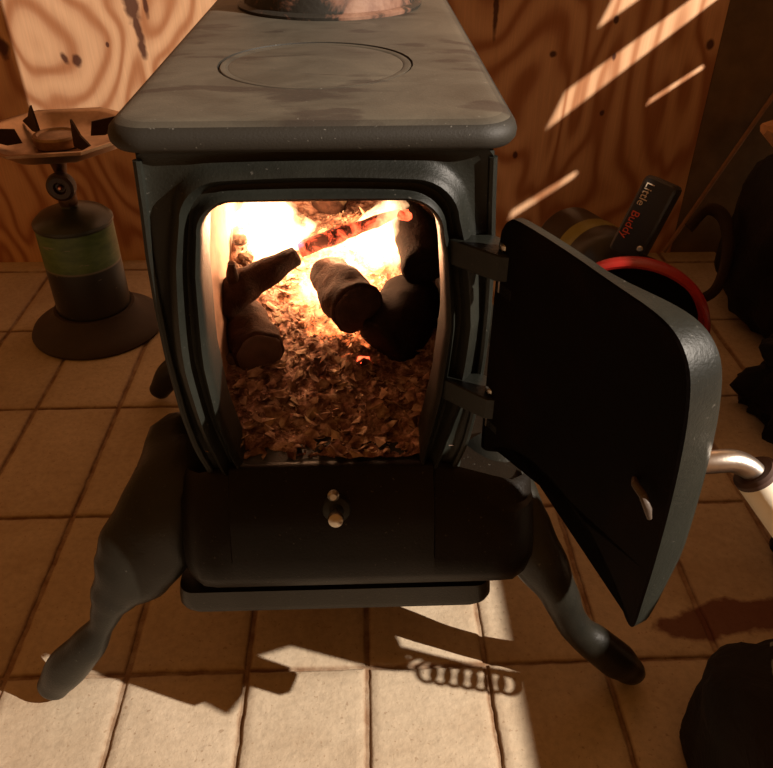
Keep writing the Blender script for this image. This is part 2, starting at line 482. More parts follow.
# --- side seam beads on the front corners
bm = BM()
pts = [(SX + interp(secs, z) - .003, .7005, z) for z in [.37 + .39 * k / 24 for k in range(25)]]
tube(bm, pts, .0045, 8, Vector((0, 1, 0)))
finish('corner_bead', bm, M_iron, stove)
bm = BM()
pts = [(SX - interp(secs, z) + .003, .7005, z) for z in [.37 + .39 * k / 24 for k in range(25)]]
tube(bm, pts, .0045, 8, Vector((0, 1, 0)))
finish('corner_bead', bm, M_iron, stove)
# --- legs
def leg(mx, my):
    # path of the front left leg, mirrored for the others; rads = (half thickness across, half height)
    P = [(-.236, .815, .352), (-.247, .780, .355), (-.249, .735, .335), (-.267, .702, .300), (-.287, .682, .262), (-.308, .669, .230), (-.333, .661, .201), (-.347, .656, .176), (-.360, .652, .148), (-.386, .648, .110), (-.422, .645, .068), (-.450, .643, .028), (-.458, .642, .016)]
    Rr = [(.028, .020), (.044, .032), (.050, .038), (.054, .038), (.060, .034), (.052, .030), (.032, .025), (.0215, .022), (.0165, .020), (.0245, .026), (.0290, .027), (.0225, .020), (.017, .013)]
    if mx:
        P = [(-.222, .800, .330), (-.238, .765, .310), (-.252, .728, .285), (-.270, .698, .262), (-.296, .672, .232), (-.324, .657, .186), (-.342, .650, .145), (-.360, .647, .115), (-.388, .643, .088), (-.420, .641, .055), (-.443, .640, .030), (-.455, .640, .014)]
        Rr = [(.036, .020), (.046, .026), (.050, .030), (.046, .030), (.036, .028), (.026, .024), (.0225, .021), (.0225, .021), (.0265, .024), (.0275, .025), (.022, .019), (.017, .013)]
    pts, rads = smooth_path(P, Rr, 5)
    pts = [Vector(((2 * SX - p.x if mx else p.x), (2 * 1.0 - p.y if my else p.y), p.z)) for p in pts]
    if mx: pts = [p + Vector((.012, 0, 0)) for p in pts]
    bm = BM(); tube(bm, pts, rads, 20, Vector((0, 1, .001)))
    for v in bm.verts: v.co.z = max(v.co.z, .001)
    o = finish('leg', bm, M_leg, stove, smooth=60)
    return o
for mx in (0, 1):
    for my in (0, 1): leg(mx, my)
# toe pads under the front feet belong to the cast leg; bolts at the leg ears
for x, y, z in ((-.262, .672, .300), (-.243, .70, .335)):
    bm = BM(); Mb = Matrix.Translation((x, y, z)) @ Matrix.Rotation(math.radians(60), 4, 'X') @ Matrix.Rotation(math.radians(-20), 4, 'Y')
    lathe(bm, [(.006, 0), (.0058, .003), (.004, .0048)], Mb, 14); finish('leg_bolt', bm, M_iron, stove)
# --- hinges
def wedge(bm, zc, h, ext):
    pts = [(.083, .700), (.085, .690), (.112, .664), (.128, .650), (.140, .648), (.148, .658), (.148, .676), (.130, .700)]
    rings = []
    for k, z in enumerate((zc - h, zc - h * .9, zc + h * .9, zc + h)):
        s = 1 - .10 * (k in (0, 3))
        rings.append([Vector((.118 + (x - .118) * s, .676 + (y - .676) * s, z + (.010 * (x - .118) / .03 if ext else 0))) for x, y in pts])
    loft(bm, rings)
for zc in (.668, .500):
    bm = BM(); wedge(bm, zc, .014, False)
    hg = finish('hinge', bm, M_iron, stove, smooth=30)
    bm = BM(); lathe(bm, [(.0065, zc - .03), (.0065, zc + .016), (.0085, zc + .017), (.0085, zc + .021), (.004, zc + .024)], Matrix.Translation((.137, .662, 0)), 18)
    finish('hinge_pin', bm, M_nickel, hg)
# --- door : outline in its own plane (s along door, z up), swung open
A = math.radians(26); dd = Vector((math.sin(A), -math.cos(A), 0)); nn = Vector((math.cos(A), math.sin(A), 0)); P0 = Vector((.129, .664, 0))
def DP(s, z, t=0): return P0 + dd * s + Vector((0, 0, z)) + nn * t
ol = [(.000, .690), (.003, .705), (.012, .716), (.028, .7205), (.09, .7200), (.155, .7165), (.195, .714), (.218, .708), (.233, .696), (.243, .678), (.2500, .645),
      (.2545, .60), (.2570, .55), (.2580, .50), (.2580, .45), (.2575, .415), (.253, .406), (.244, .411), (.225, .431), (.20, .450), (.17, .467), (.13, .477), (.10, .478), (.075, .474), (.05, .463), (.03, .450), (.012, .438), (.003, .436), (.0, .444), (-.001, .52), (-.001, .62)]
oc = Vector((.13, .58))
def off(pts, d):
    n = len(pts); res = []
    for i in range(n):
        a, b, c = Vector(pts[i - 1]), Vector(pts[i]), Vector(pts[(i + 1) % n])
        e = (c - a).normalized(); nrm = Vector((e.y, -e.x))
        if (b - oc).dot(nrm) < 0: nrm = -nrm
        res.append(tuple(b + nrm * d))
    return res
def dense(pts, k=3):
    n = len(pts); o = []
    for i in range(n):
        p0, p1, p2, p3 = (Vector(pts[j % n]) for j in (i - 1, i, i + 1, i + 2))
        for q in range(k):
            t = q / k; o.append(tuple(.5 * ((2 * p1) + (-p0 + p2) * t + (2 * p0 - 5 * p1 + 4 * p2 - p3) * t * t + (-p0 + 3 * p1 - 3 * p2 + p3) * t ** 3)))
    return o
ol = dense(ol)
bm = BM()
rings = []
for d, t in ((-.006, 0), (-.002, 0), (0, .0015), (.0, .022), (-.002, .028), (-.005, .030), (-.009, .031)):
    rings.append([DP(s, z, t * (.42 + .95 * min(1, max(0, (s - .14) / .11)) * (.35 + .65 * min(1, max(0, (z - .41) / .08))))) for s, z in off(ol, d)])
R = [[bm.verts.new(p) for p in r] for r in rings]
for i, (a, b) in enumerate(zip(R, R[1:])): ring_faces(bm, a, b)
for rr_, rev in ((R[0], 0), (R[-1], 1)):
    f_ = bm.faces.new(rr_ if not rev else list(reversed(rr_))); bmesh.ops.triangulate(bm, faces=[f_], ngon_method='EAR_CLIP')
door = finish('door', bm, M_iron, stove, smooth=40, label='cast iron fire door swung open with soot-black inner face')
me = door.data; me.materials.append(M_black)
off0 = Vector(door['_o'])
for p in me.polygons:
    c = p.center + off0 - P0
    if c.dot(nn) < .006 and abs(p.normal.dot(nn)) > .5: p.material_index = 1; p.use_smooth = False
for z in (.500, .668):
    bm = BM(); box(bm, -.002, .030, 0, .020, z - .034 if z > .6 else z - .032, z - .015, .004, 2, Matrix.Translation(P0) @ Matrix(((dd.x, nn.x, 0, 0), (dd.y, nn.y, 0, 0), (0, 0, 1, 0), (0, 0, 0, 1))))
    finish('hinge_knuckle', bm, M_iron, door)
bm = BM()
tube(bm, [DP(.214, .5605, .004), DP(.226, .567, -.008), DP(.238, .565, -.010), DP(.246, .556, -.010), DP(.249, .548, -.009)], [.0022, .0034, .0036, .0034, .002], 10)
finish('latch', bm, m_simple('latch_iron', (.06, .042, .03), .5, 0, .2, 60), door)
# handle : rod leaves the outer face, bends and carries a white sleeve
M_steel = m_simple('dull_steel_rod', (.62, .56, .49), .33, 1, .12, 80, .2, .0006)
bm = BM()
pts, rads = smooth_path([DP(.225, .5700, .024), (.268, .468, .578), (.285, .466, .582), (.303, .466, .582), (.318, .464, .575), (.330, .460, .562)], [.0098] * 6, 6)
tube(bm, pts, rads, 18)
finish('handle_rod', bm, M_steel, door)
M_sleeve = m_simple('ivory_ceramic_sleeve', (.72, .66, .52), .5, 0, .08, 30, .15)
a = Vector((.3235, .464, .570)); b = Vector((.415, .434, .462)); ax = (b - a).normalized()
q = Vector((0, 0, 1)).rotation_difference(ax).to_matrix().to_4x4()
Ms = Matrix.Translation(a) @ q; Lh = (b - a).length
bm = BM(); lathe(bm, [(.0100, .006), (.0155, .0), (.0175, .001), (.0185, .004), (.0190, .03), (.0205, Lh * .6), (.019, Lh - .006), (.012, Lh)], Ms, 32)
for v in bm.verts: pass
finish('handle_sleeve', bm, M_sleeve, door)
bm = BM(); lathe(bm, [(.0088, -.0035), (.0160, -.0035), (.0185, -.001), (.0188, .003), (.0088, .0032), (.0088, -.0035)], Ms, 32, False)
finish('sleeve_ring', bm, m_simple('dark_ring', (.05, .022, .012), .7), door)  # dark brown ring set at the mouth of the sleeve

# ================================================================ FIRE
def m_ash():
    t = NT('ash_bed'); v = t.obj()
    n = t.noise(v, 55, 6, .7, .4)
    c = t.ramp(n, [(.34, (.045, .018, .012)), (.48, (.20, .10, .068)), (.60, (.42, .27, .20)), (.74, (.62, .50, .40))])
    t.set(Base_Color=c, Roughness=.95, Specular_IOR_Level=.1)
    # embers glow deep in the bed below the flames
    tc = t.node('ShaderNodeTexCoord'); sx = t.node('ShaderNodeSeparateXYZ'); t.l.new(tc.outputs['Object'], sx.inputs[0])
    dx = t.math('DIVIDE', t.math('SUBTRACT', sx.outputs[0], -.030), .090); dy = t.math('DIVIDE', t.math('SUBTRACT', sx.outputs[1], 1.06), .15)
    d = t.math('SQRT', t.math('ADD', t.math('MULTIPLY', dx, dx), t.math('MULTIPLY', dy, dy)))
    d = t.math('ADD', d, t.math('MULTIPLY_ADD', t.noise(v, 34, 5, .7), 1.6, -.8))
    e = t.ramp(d, [(.35, 1.0), (.75, .32), (1.25, 0.0)])
    em = t.ramp(t.noise(v, 90, 4, .7), [(.38, .25), (.6, 1.0)])
    t.set(Emission_Color=t.ramp(d, [(.2, (1, .42, .16)), (.8, (1, .20, .05))]), Emission_Strength=t.math('MULTIPLY', t.math('MULTIPLY', e, em), 9.0))
    t.bump(n, .8, .006)
    return t.m
M_ash = m_ash()
def ash_h(x, y):
    pile = .10 * math.exp(-((x - .095) / .040) ** 2 - ((y - 1.12) / .11) ** 2) + .07 * math.exp(-((x + .19) / .03) ** 2 - ((y - 1.06) / .10) ** 2)
    base = .387 + .085 * max(0, (y - .72)) / .55
    base += .045 * math.exp(-((x - .02) / .09) ** 2 - ((y - 1.13) / .10) ** 2)
    base += .012 * max(0, abs(x + .045) - .08) / .06
    return base + pile + .010 * fbm((x, y, 1), 18) + .005 * abs(fbm((x, y, 4), 60))
bm = BM(); nx, ny = 110, 200
g = [[bm.verts.new((-.1945 + .299 * i / nx, .702 + .593 * j / ny, ash_h(-.1945 + .299 * i / nx, .702 + .593 * j / ny))) for i in range(nx + 1)] for j in range(ny + 1)]
for j in range(ny):
    for i in range(nx): bm.faces.new((g[j][i], g[j][i + 1], g[j + 1][i + 1], g[j + 1][i]))
o = finish('ash_bed', bm, M_ash, None, smooth=180, kind='stuff', loc=(0, 0, 0)); tag(o, 'glowing bed of grey ash filling the bottom of the fire box', 'ash')
# loose curled ash flakes and charred leaf bits
def m_flake():
    t = NT('ash_flakes'); v = t.obj()
    n = t.noise(v, 40, 3, .6)
    c = t.ramp(n, [(.36, (.085, .036, .024)), (.5, (.27, .16, .105)), (.66, (.52, .39, .27))])
    t.set(Base_Color=c, Roughness=.9, Specular_IOR_Level=.15)
    tc = t.node('ShaderNodeTexCoord'); sx = t.node('ShaderNodeSeparateXYZ'); t.l.new(tc.outputs['Object'], sx.inputs[0])
    dx = t.math('DIVIDE', t.math('SUBTRACT', sx.outputs[0], -.030), .085); dy = t.math('DIVIDE', t.math('SUBTRACT', sx.outputs[1], 1.06), .14)
    d = t.math('SQRT', t.math('ADD', t.math('MULTIPLY', dx, dx), t.math('MULTIPLY', dy, dy)))
    e = t.ramp(t.math('ADD', d, t.math('MULTIPLY_ADD', t.noise(v, 60, 3), 1.6, -.8)), [(.4, 1.0), (1.0, 0.0)])
    t.set(Emission_Color=(1, .36, .12), Emission_Strength=t.math('MULTIPLY', e, 4.5))
    return t.m
M_flake = m_flake()
bm = BM()
for k in range(3000):
    x = random.uniform(-.185, .098); y = random.uniform(.705, 1.24)
    big = random.random() < (.16 if y < .88 else .04)
    s = random.uniform(.009, .016) if big else random.uniform(.0018, .0052)
    z = ash_h(x, y) + s * .25
    rot = Matrix.Rotation(random.uniform(0, 6.28), 3, 'Z') @ Matrix.Rotation(random.uniform(-1.0, 1.0), 3, 'X') @ Matrix.Rotation(random.uniform(-.6, .6), 3, 'Y')
    m = random.choice((4, 5, 5, 6)); th = .0006
    top = []; bot = []
    for i in range(m):
        a = 2 * math.pi * i / m; r = s * random.uniform(.45, 1.1)
        p = Vector((r * math.cos(a), r * .7 * math.sin(a), .35 * r * math.cos(a) ** 2))
        top.append(bm.verts.new(Vector((x, y, z)) + rot @ (p + Vector((0, 0, th))))); bot.append(bm.verts.new(Vector((x, y, z)) + rot @ p))
    bm.faces.new(top); bm.faces.new(list(reversed(bot))); ring_faces(bm, bot, top)
o = finish('ash_flakes', bm, M_flake, None, smooth=0, kind='stuff'); tag(o, 'pale curled flakes of ash and burnt leaves over the ash bed', 'ash')

# --- logs
def m_log(name, base, hot=None, hotpos=None, strength=6):
    t = NT(name); v = t.obj()
    n = t.noise(v, 38, 6, .7, .6)
    c = t.ramp(n, [(.35, tuple(x * .45 for x in base)), (.6, base), (.8, tuple(min(1, x * 1.8) for x in base))])
    t.set(Base_Color=c, Roughness=.9, Specular_IOR_Level=.15)
    if hot:
        e = t.ramp(t.noise(v, 30, 5, .75, .5), [(.50 - hot, 0.0), (.62 - hot * .5, 1.0)])
        t.set(Emission_Color=(1, .10, .035), Emission_Strength=t.math('MULTIPLY', e, strength))
    t.bump(n, .9, .005); return t.m
M_log = m_log('charred_log', (.050, .024, .015)); M_logb = m_log('black_log', (.016, .009, .006)); M_red = m_log('ember_stick', (.10, .03, .02), .06, None, 3.0)
M_coal = m_log('ember_coal', (.08, .02, .015), .16, None, 4.0)
M_cut = m_simple('scorched_cut_end', (.085, .048, .034), .85, 0, .35, 40, .5, .002); M_cut2 = m_simple('charred_cut_end', (.045, .020, .014), .85, 0, .4, 60, .6, .002)
def log(name, pts, rads, mat, label, cat='log', group=None, rough=.16, n=36, seed=0, cut=None):
    P, Rr = smooth_path(pts, rads, 7)
    bm = BM()
    rings = []
    for i, p in enumerate(P):
        d = P[min(i + 1, len(P) - 1)] - P[max(i - 1, 0)]; s, u = frame_of(d)
        rr = []
        for k in range(n):
            a = 2 * math.pi * k / n; q = s * math.cos(a) + u * math.sin(a)
            f = 1 + rough * fbm(p * 1.0 + q * .03 + Vector((seed, 0, 0)), 28)
            rr.append(p + q * Rr[i] * f)
        rings.append(rr)
    # rounded ends
    def shrink(r, p, d, k, e): return [p + (v - p) * k + d * e for v in r]
    d0 = (P[0] - P[1]).normalized(); d1 = (P[-1] - P[-2]).normalized()
    rings = [shrink(rings[0], P[0], d0, .55, Rr[0] * .14), shrink(rings[0], P[0], d0, .90, Rr[0] * .10)] + rings + [shrink(rings[-1], P[-1], d1, .90, Rr[-1] * .10), shrink(rings[-1], P[-1], d1, .5, Rr[-1] * .14)]
    ends = (rings[1], d0)
    loft(bm, rings)
    c = sum((Vector(p) for p in pts), Vector()) / len(pts)
    o = finish(name, bm, mat, None, smooth=60, loc=(c.x, c.y, c.z - max(rads)))
    if cut:
        bm = BM(); e0 = [p + d0 * .0012 for p in rings[1]]; cc = P[0]
        loft(bm, [[cc + (v - cc) * k + d0 * h for v in e0] for k, h in ((1.0, -.002), (.97, .0008), (.8, .0020 + Rr[0] * .05), (.4, .0028 + Rr[0] * .09), (.08, .003 + Rr[0] * .10))])
        finish('cut_end', bm, cut, o, smooth=60)
    return tag(o, label, cat, group)
log('log', [(-.012, .915, .476), (-.030, .965, .474), (-.050, 1.025, .470)], [.0375, .036, .031], M_log, 'short round log with blunt end facing out in the middle of the fire', seed=1, cut=M_cut2)
log('log', [(-.146, .870, .434), (-.162, .915, .436), (-.178, .965, .442)], [.0355, .034, .030], M_log, 'log with rounded end low at the left of the fire box', seed=2, cut=M_cut)
log('log', [(.022, .900, .425), (.050, .93, .437), (.068, .99, .452)], [.043, .050, .044], M_logb, 'thick black log at the lower right of the fire box', seed=3)
log('log', [(.083, .96, .515), (.073, 1.10, .530), (.060, 1.22, .545)], [.030, .034, .030], M_logb, 'black charred log leaning on the right fire box wall', seed=4)
log('log', [(.02, 1.22, .60), (.065, 1.20, .62), (.095, 1.16, .64)], [.034, .040, .030], M_logb, 'black charred log at the upper right back of the fire', seed=6)
log('log', [(-.06, 1.26, .49), (-.055, 1.24, .56), (-.045, 1.24, .64)], [.032, .034, .026], M_log, 'brown log standing at the back behind the flames', seed=8)
log('forked_stick', [(-.196, .925, .462), (-.178, .95, .487), (-.140, .975, .502), (-.098, 1.0, .515)], [.021, .025, .020, .014], M_log, 'charred forked stick lying across the left of the fire', 'stick', seed=9, n=20)
fs = [o for o in COL.objects if o.name == 'forked_stick'][0]
bm = BM(); P_, R_ = smooth_path([(-.176, .945, .488), (-.181, .942, .512), (-.180, .94, .535)], [.010, .009, .005], 5); tube(bm, P_, R_, 12); finish('twig', bm, M_log, fs)
log('burning_stick', [(-.094, 1.03, .510), (-.048, 1.045, .522), (.010, 1.06, .538), (.055, 1.065, .553)], [.010, .012, .009, .005], M_red, 'thin glowing red stick rising right through the middle flames', 'stick', seed=11, n=18, rough=.3)
log('ember', [(.052, 1.01, .572), (.064, 1.02, .566)], [.006, .008], M_coal, 'glowing red ember on the upper right log', 'ember', seed=12, n=16, rough=.5)
log('ember', [(-.012, .882, .412), (.002, .880, .408)], [.006, .008], M_coal, 'glowing pink ember lying in the ash before the right log', 'ember', seed=13, n=16, rough=.5)
# broken chips of bark and charcoal
M_chip = m_log('charcoal_chip', (.16, .10, .065))
cx0 = [(-.184, .868, .009), (-.188, 1.00, .010), (-.176, 1.02, .011), (-.185, 1.045, .010), (.052, 1.01, .010), (.078, 1.02, .011), (.060, 1.05, .009)]
LB = ['charcoal chunk beside the low left log, nearest the opening', 'pale charcoal chunk behind the forked stick, nearest the left lining', 'charcoal chunk at the foot of the large left flame', 'charcoal chunk farthest back along the left fire box wall',
      'charcoal chunk just right of the middle log', 'charcoal chunk at the right wall above the thick black log', 'charcoal chunk at the right edge of the broad flame']
for k, (x, y, s) in enumerate(cx0):
    bm = BM(); bmesh.ops.create_icosphere(bm, subdivisions=3, radius=s)
    z = ash_h(x, y) + s * .5
    for v in bm.verts: v.co = v.co * (1 + .8 * fbm(v.co + Vector((k, 0, 0)), 70)); v.co.z *= .7
    bmesh.ops.translate(bm, verts=bm.verts, vec=(x, y, z))
    o = finish('charcoal_chunk', bm, M_chip, None, smooth=25, loc=(x, y, z - s * .6))
    tag(o, LB[k], 'charcoal', 'charcoal chunks around the fire')

# --- flames: glowing gas volumes
def m_flame(name, col, strength):
    t = NT(name); t.n.remove(t.b)
    v = t.obj(); e = t.node('ShaderNodeEmission'); e.inputs[0].default_value = (*col, 1)
    n = t.ramp(t.noise(t.obj((1, 1, .6)), 26, 3, .6, .8), [(.36, .12), (.58, 1.0)])
    t.l.new(t.math('MULTIPLY', n, strength), e.inputs[1]); t.l.new(e.outputs[0], t.out.inputs['Volume']); return t.m
M_fl = m_flame('flame', (1, .52, .24), 170); M_fl2 = m_flame('flame_orange', (1, .40, .12), 45); M_flb = m_flame('flame_violet', (.35, .18, 1), 60)
def flame(c, r, h, mat, label, lean=(0, 0), seed=0, name='flame'):
    bm = BM(); bmesh.ops.create_icosphere(bm, subdivisions=5, radius=1)
    for v in bm.verts:
        q = v.co.copy(); t = (q.z + 1) / 2
        wv = 1.0 if t < .4 else 1 - .62 * ((t - .4) / .6) ** 1.6
        f = 1 + .42 * fbm(q + Vector((seed * 3.1, 0, 0)), 1.7, 4)
        v.co = Vector((q.x * r * wv * f + lean[0] * t * t * h, q.y * r * .8 * wv * f + lean[1] * t * t * h, q.z * h * .5 * (1 + .25 * fbm(q * 1.4 + Vector((seed, 5, 0)), 1.8))))
    bmesh.ops.translate(bm, verts=bm.verts, vec=c)
    o = finish(name, bm, mat, None, smooth=180, loc=(c[0], c[1], c[2] - h * .5)); return tag(o, label, 'flame')
flame((-.146, 1.07, .535), .056, .135, M_fl, 'large white-hot flame at the upper left of the fire box', (.05, 0), 1)
flame((.032, 1.07, .520), .048, .125, M_fl, 'broad white-hot flame behind the middle log', (.10, 0), 2)
flame((-.052, 1.03, .452), .046, .070, M_fl, 'low bright flame between the forked stick and middle log', (.2, 0), 3)
flame((-.035, 1.13, .585), .020, .085, M_fl2, 'thin orange flame tongue rising at the back', (.25, 0), 4)
flame((-.072, 1.12, .575), .014, .055, M_fl2, 'short orange flame tongue left of the thin tongue', (-.1, 0), 5)
flame((-.094, 1.005, .533), .008, .020, M_flb, 'tiny violet flame at the tip of the forked stick', (.1, 0), 6)

# ================================================================ CAMP BURNER ON GAS CYLINDER
BX, BY = -.672, 1.675
burner = thing('camping_stove', (BX, BY, 0), 'steel camping burner screwed on a green and black gas cylinder in a flared base', 'camping stove')
TB = Matrix.Translation((BX, BY, 0))
M_base = m_simple('black_plastic_foot', (.035, .022, .016), .7, 0, .2, 20, .2)
bm = BM(); lathe(bm, [(.150, .0005), (.158, .002), (.160, .008), (.155, .018), (.135, .030), (.112, .042), (.099, .058), (.096, .066), (.088, .066), (.088, .02)], TB, 72)
finish('foot', bm, M_base, burner, label='flared dark plastic foot')
def mk_can():
    t = NT('gas_cylinder_paint'); tc = t.node('ShaderNodeTexCoord'); sx = t.node('ShaderNodeSeparateXYZ'); t.l.new(tc.outputs['Object'], sx.inputs[0])
    z = sx.outputs[2]
    n = t.noise(t.obj((1, 1, 2.4)), 30, 4, .6)
    g = t.ramp(n, [(.35, (.045, .10, .022)), (.7, (.10, .17, .045))])
    k = t.ramp(z, [(.188, 0.0), (.191, 1.0), (.2785, 1.0), (.2805, 0.0)])
    for nd in t.n:
        if nd.type == 'VALTORGB' and nd.outputs[0] == k: nd.color_ramp.interpolation = 'LINEAR'
    c = t.mix(k, (.010, .010, .010), g)
    line = t.ramp(z, [(.1865, 0.0), (.1885, 1.0), (.1905, 0.0)])
    c = t.mix(t.math('MULTIPLY', line, .7), c, (.45, .42, .3))
    sc = t.ramp(t.noise(t.obj((1, 1, 5), (4, 0, 1)), 14, 4, .6), [(.67, 0.0), (.69, .7)])
    c = t.mix(sc, c, (.24, .2, .16))
    t.set(Base_Color=c, Roughness=.35, Specular_IOR_Level=.5); return t.m
bm = BM(); lathe(bm, [(.080, .012), (.0865, .02), (.087, .04), (.087, .282), (.0855, .288)], TB, 64)
cyl = finish('gas_cylinder', bm, mk_can(), burner, label='gas cylinder with a green label band over black')
bm = BM(); lathe(bm, [(.0865, .280), (.0895, .284), (.0895, .291), (.086, .295), (.074, .306), (.052, .315), (.030, .320), (.020, .322), (.018, .33)], TB, 64)
finish('cylinder_shoulder', bm, m_simple('cylinder_dome', (.022, .026, .016), .33, 0, .2, 20), cyl)
M_brass = m_simple('dark_brass', (.10, .05, .025), .4, .8, .3, 50)
bm = BM(); lathe(bm, [(.017, .320), (.021, .33), (.021, .355), (.015, .37), (.013, .40), (.016, .415), (.020, .43), (.028, .442), (.03, .45)], TB, 28); finish('valve', bm, M_brass, burner)
bm = BM()
Kn = Matrix.Translation((BX + .006, BY - .032, .380)) @ Matrix.Rotation(math.radians(90), 4, 'X')
lathe(bm, [(.0, -.018), (.024, -.018), (.030, -.012), (.032, 0), (.030, .010), (.024, .014), (.014, .013), (.011, .006), (.0, .004)], Kn, 30, False)
bmesh.ops.remove_doubles(bm, verts=bm.verts, dist=1e-5)
finish('control_knob', bm, m_simple('knob_black', (.03, .014, .010), .4), burner)
bm = BM(); lathe(bm, [(.004, .003), (.006, .010), (.003, .014)], Kn, 16); finish('knob_screw', bm, m_simple('copper_screw', (.5, .22, .13), .3, 1), burner)
# pan: eight-cornered pressed tray
M_pan = m_simple('scorched_steel_tray', (.50, .36, .25), .32, 1, .35, 12, .3, .001)
def octa(r, z, cut=.62, rot=.0, sub=5):
    pts = []
    c = []
    for k in range(4):
        a = math.radians(45 + 90 * k) + rot
        corner = Vector((math.cos(a), math.sin(a))) * r * 1.30; tn = Vector((-math.sin(a), math.cos(a)))
        for s in (-1, 1): c.append(corner * .80 + tn * s * r * .40)
    n = len(c)
    for i in range(n):
        for q in range(sub): p = c[i].lerp(c[(i + 1) % n], q / sub); pts.append(Vector((BX + .016 + p.x * 1.08, BY + p.y * 1.08, z + .032)))
    return pts
TRAY = .032
bm = BM(); ro = .14
loft(bm, [octa(.030, .415, rot=ro), octa(.085, .420, rot=ro), octa(.112, .432, rot=ro), octa(.135, .452, rot=ro), octa(.145, .456, rot=ro), octa(.147, .463, rot=ro), octa(.143, .464, rot=ro), octa(.132, .458, rot=ro), octa(.110, .440, rot=ro), octa(.085, .430, rot=ro), octa(.02, .428, rot=ro)])
finish('drip_tray', bm, M_pan, burner, smooth=40)
M_head = m_simple('burner_head_steel', (.30, .20, .13), .45, 1, .3, 40)
bm = BM(); lathe(bm, [(.030, .425), (.044, .430), (.049, .440), (.050, .450), (.047, .455), (.040, .456), (.036, .452), (.018, .453), (.002, .455)], Matrix.Translation((BX + .01, BY, .032)), 48)
finish('burner_head', bm, M_head, burner)
M_blade = m_simple('pot_support_steel', (.05, .028, .02), .5, .6, .3, 40)
for ang in (20, 138, 198, 318):
    a = math.radians(ang); u = Vector((math.cos(a), math.sin(a), 0)); sd = Vector((-math.sin(a), math.cos(a), 0)) * .0022
    prof = [(.070, .442), (.078, .472), (.130, .478), (.185, .484), (.186, .474), (.160, .462), (.130, .452), (.10, .440)]
    if ang in (138, 318): prof = [(.070, .442), (.074, .470), (.080, .500), (.088, .492), (.104, .472), (.125, .462), (.135, .456), (.10, .440)]
    bm = BM(); loft(bm, [[Vector((BX + .01, BY, .032)) + u * r + sd * s + Vector((0, 0, z)) for r, z in prof] for s in (-1, 1)])
    finish('pot_support', bm, M_blade, burner, smooth=0)

# ================================================================ PORTABLE HEATER
HX, HY, HZ = .575, 1.40, .165
heater = thing('portable_heater', (HX, HY, 0), 'small black portable heater with a red rim and a gas cylinder behind the open door', 'heater')
ax = Vector((-.30, -.80, -.10)).normalized()      # the way its dish faces
qr = Vector((0, 0, 1)).rotation_difference(ax).to_matrix().to_4x4(); MH = Matrix.Translation((HX - .012, HY - .02, .162)) @ qr
M_redp = m_simple('red_rim_enamel', (.30, .012, .010), .4, 0, .15, 20); M_blk = m_simple('black_heater_shell', (.020, .015, .011), .5, 0, .2, 20, .15)
bm = BM(); lathe(bm, [(.135, -.030), (.153, -.022), (.160, -.006), (.161, .014), (.156, .022), (.150, .020), (.147, .0), (.137, -.010), (.135, -.030)], MH, 72, False); finish('rim', bm, M_redp, heater, label='bright red round rim')
bm = BM(); lathe(bm, [(.148, .006), (.148, -.012), (.12, -.026), (.09, -.034), (.001, -.038)], MH, 60, False)
finish('reflector', bm, M_black, heater)
bm = BM(); lathe(bm, [(.135, -.020), (.128, -.045), (.105, -.085), (.088, -.115), (.080, -.150), (.060, -.168), (.001, -.172)], MH, 60, False); finish('shell', bm, M_blk, heater)
# gas cylinder lying back-left
ca = Vector((.600, 1.64, .150)); cb = Vector((.545, 1.90, .118)); cax = (cb - ca).normalized()
ML = Matrix.Translation(ca) @ Vector((0, 0, 1)).rotation_difference(cax).to_matrix().to_4x4(); Lc = (cb - ca).length
bm = BM(); lathe(bm, [(.03, -.03), (.055, -.01), (.085, .01), (.094, .03), (.096, .05), (.096, Lc - .03), (.085, Lc - .01), (.05, Lc)], ML, 56)
hc = finish('gas_cylinder', bm, m_simple('dark_cylinder', (.030, .022, .012), .4, 0, .2, 20), heater)
bm = BM(); lathe(bm, [(.0966, .070), (.0972, .072), (.0972, .125), (.0966, .127)], ML, 56, False); finish('label_band', bm, m_simple('olive_band', (.20, .17, .035), .4, 0, .15, 15), hc, label='olive yellow band')
# neck block carrying the lettering
tA = Vector((.618, 1.555, .408)); tB = Vector((.562, 1.53, .268))
tdir = (tB - tA).normalized(); fwd = Vector((-.45, -.75, .45)); fwd = (fwd - tdir * fwd.dot(tdir)).normalized(); tup = fwd.cross(tdir).normalized()
MT = Matrix(((tdir.x, tup.x, fwd.x, 0), (tdir.y, tup.y, fwd.y, 0), (tdir.z, tup.z, fwd.z, 0), (0, 0, 0, 1)))
if tup.x > 0: pass
bm = BM(); box(bm, -.012, (tB - tA).length + .012, -.020, .055, -.090, 0, .014, 3, Matrix.Translation(tA) @ MT); finish('neck', bm, M_blk, heater)
def text(body, loc, size, mat, parent, name):
    cu = bpy.data.curves.new(name, 'FONT'); cu.body = body; cu.size = size; cu.extrude = .0010; cu.align_x = 'LEFT'; cu.align_y = 'CENTER'; cu.offset = 0
    to = bpy.data.objects.new(name, cu); COL.objects.link(to)
    dg = bpy.context.evaluated_depsgraph_get(); me = bpy.data.meshes.new_from_object(to.evaluated_get(dg))
    bpy.data.objects.remove(to); me.transform(Matrix.Translation(Vector(loc) - Vector(parent['_o'])) @ MT)
    me.materials.clear(); me.materials.append(mat)
    o = bpy.data.objects.new(name, me); COL.objects.link(o); o.parent = parent; return o
M_tw = m_simple('white_print', (.75, .62, .45), .5, 0, .05); M_tr = m_simple('red_print', (.75, .10, .03), .5, 0, .05)
text('Buddy', tA + tdir * .066 + fwd * .0016, .025, M_tr, heater, 'red_lettering')
text('Little', tA + tdir * .002 + fwd * .0016, .025, M_tw, heater, 'white_lettering')
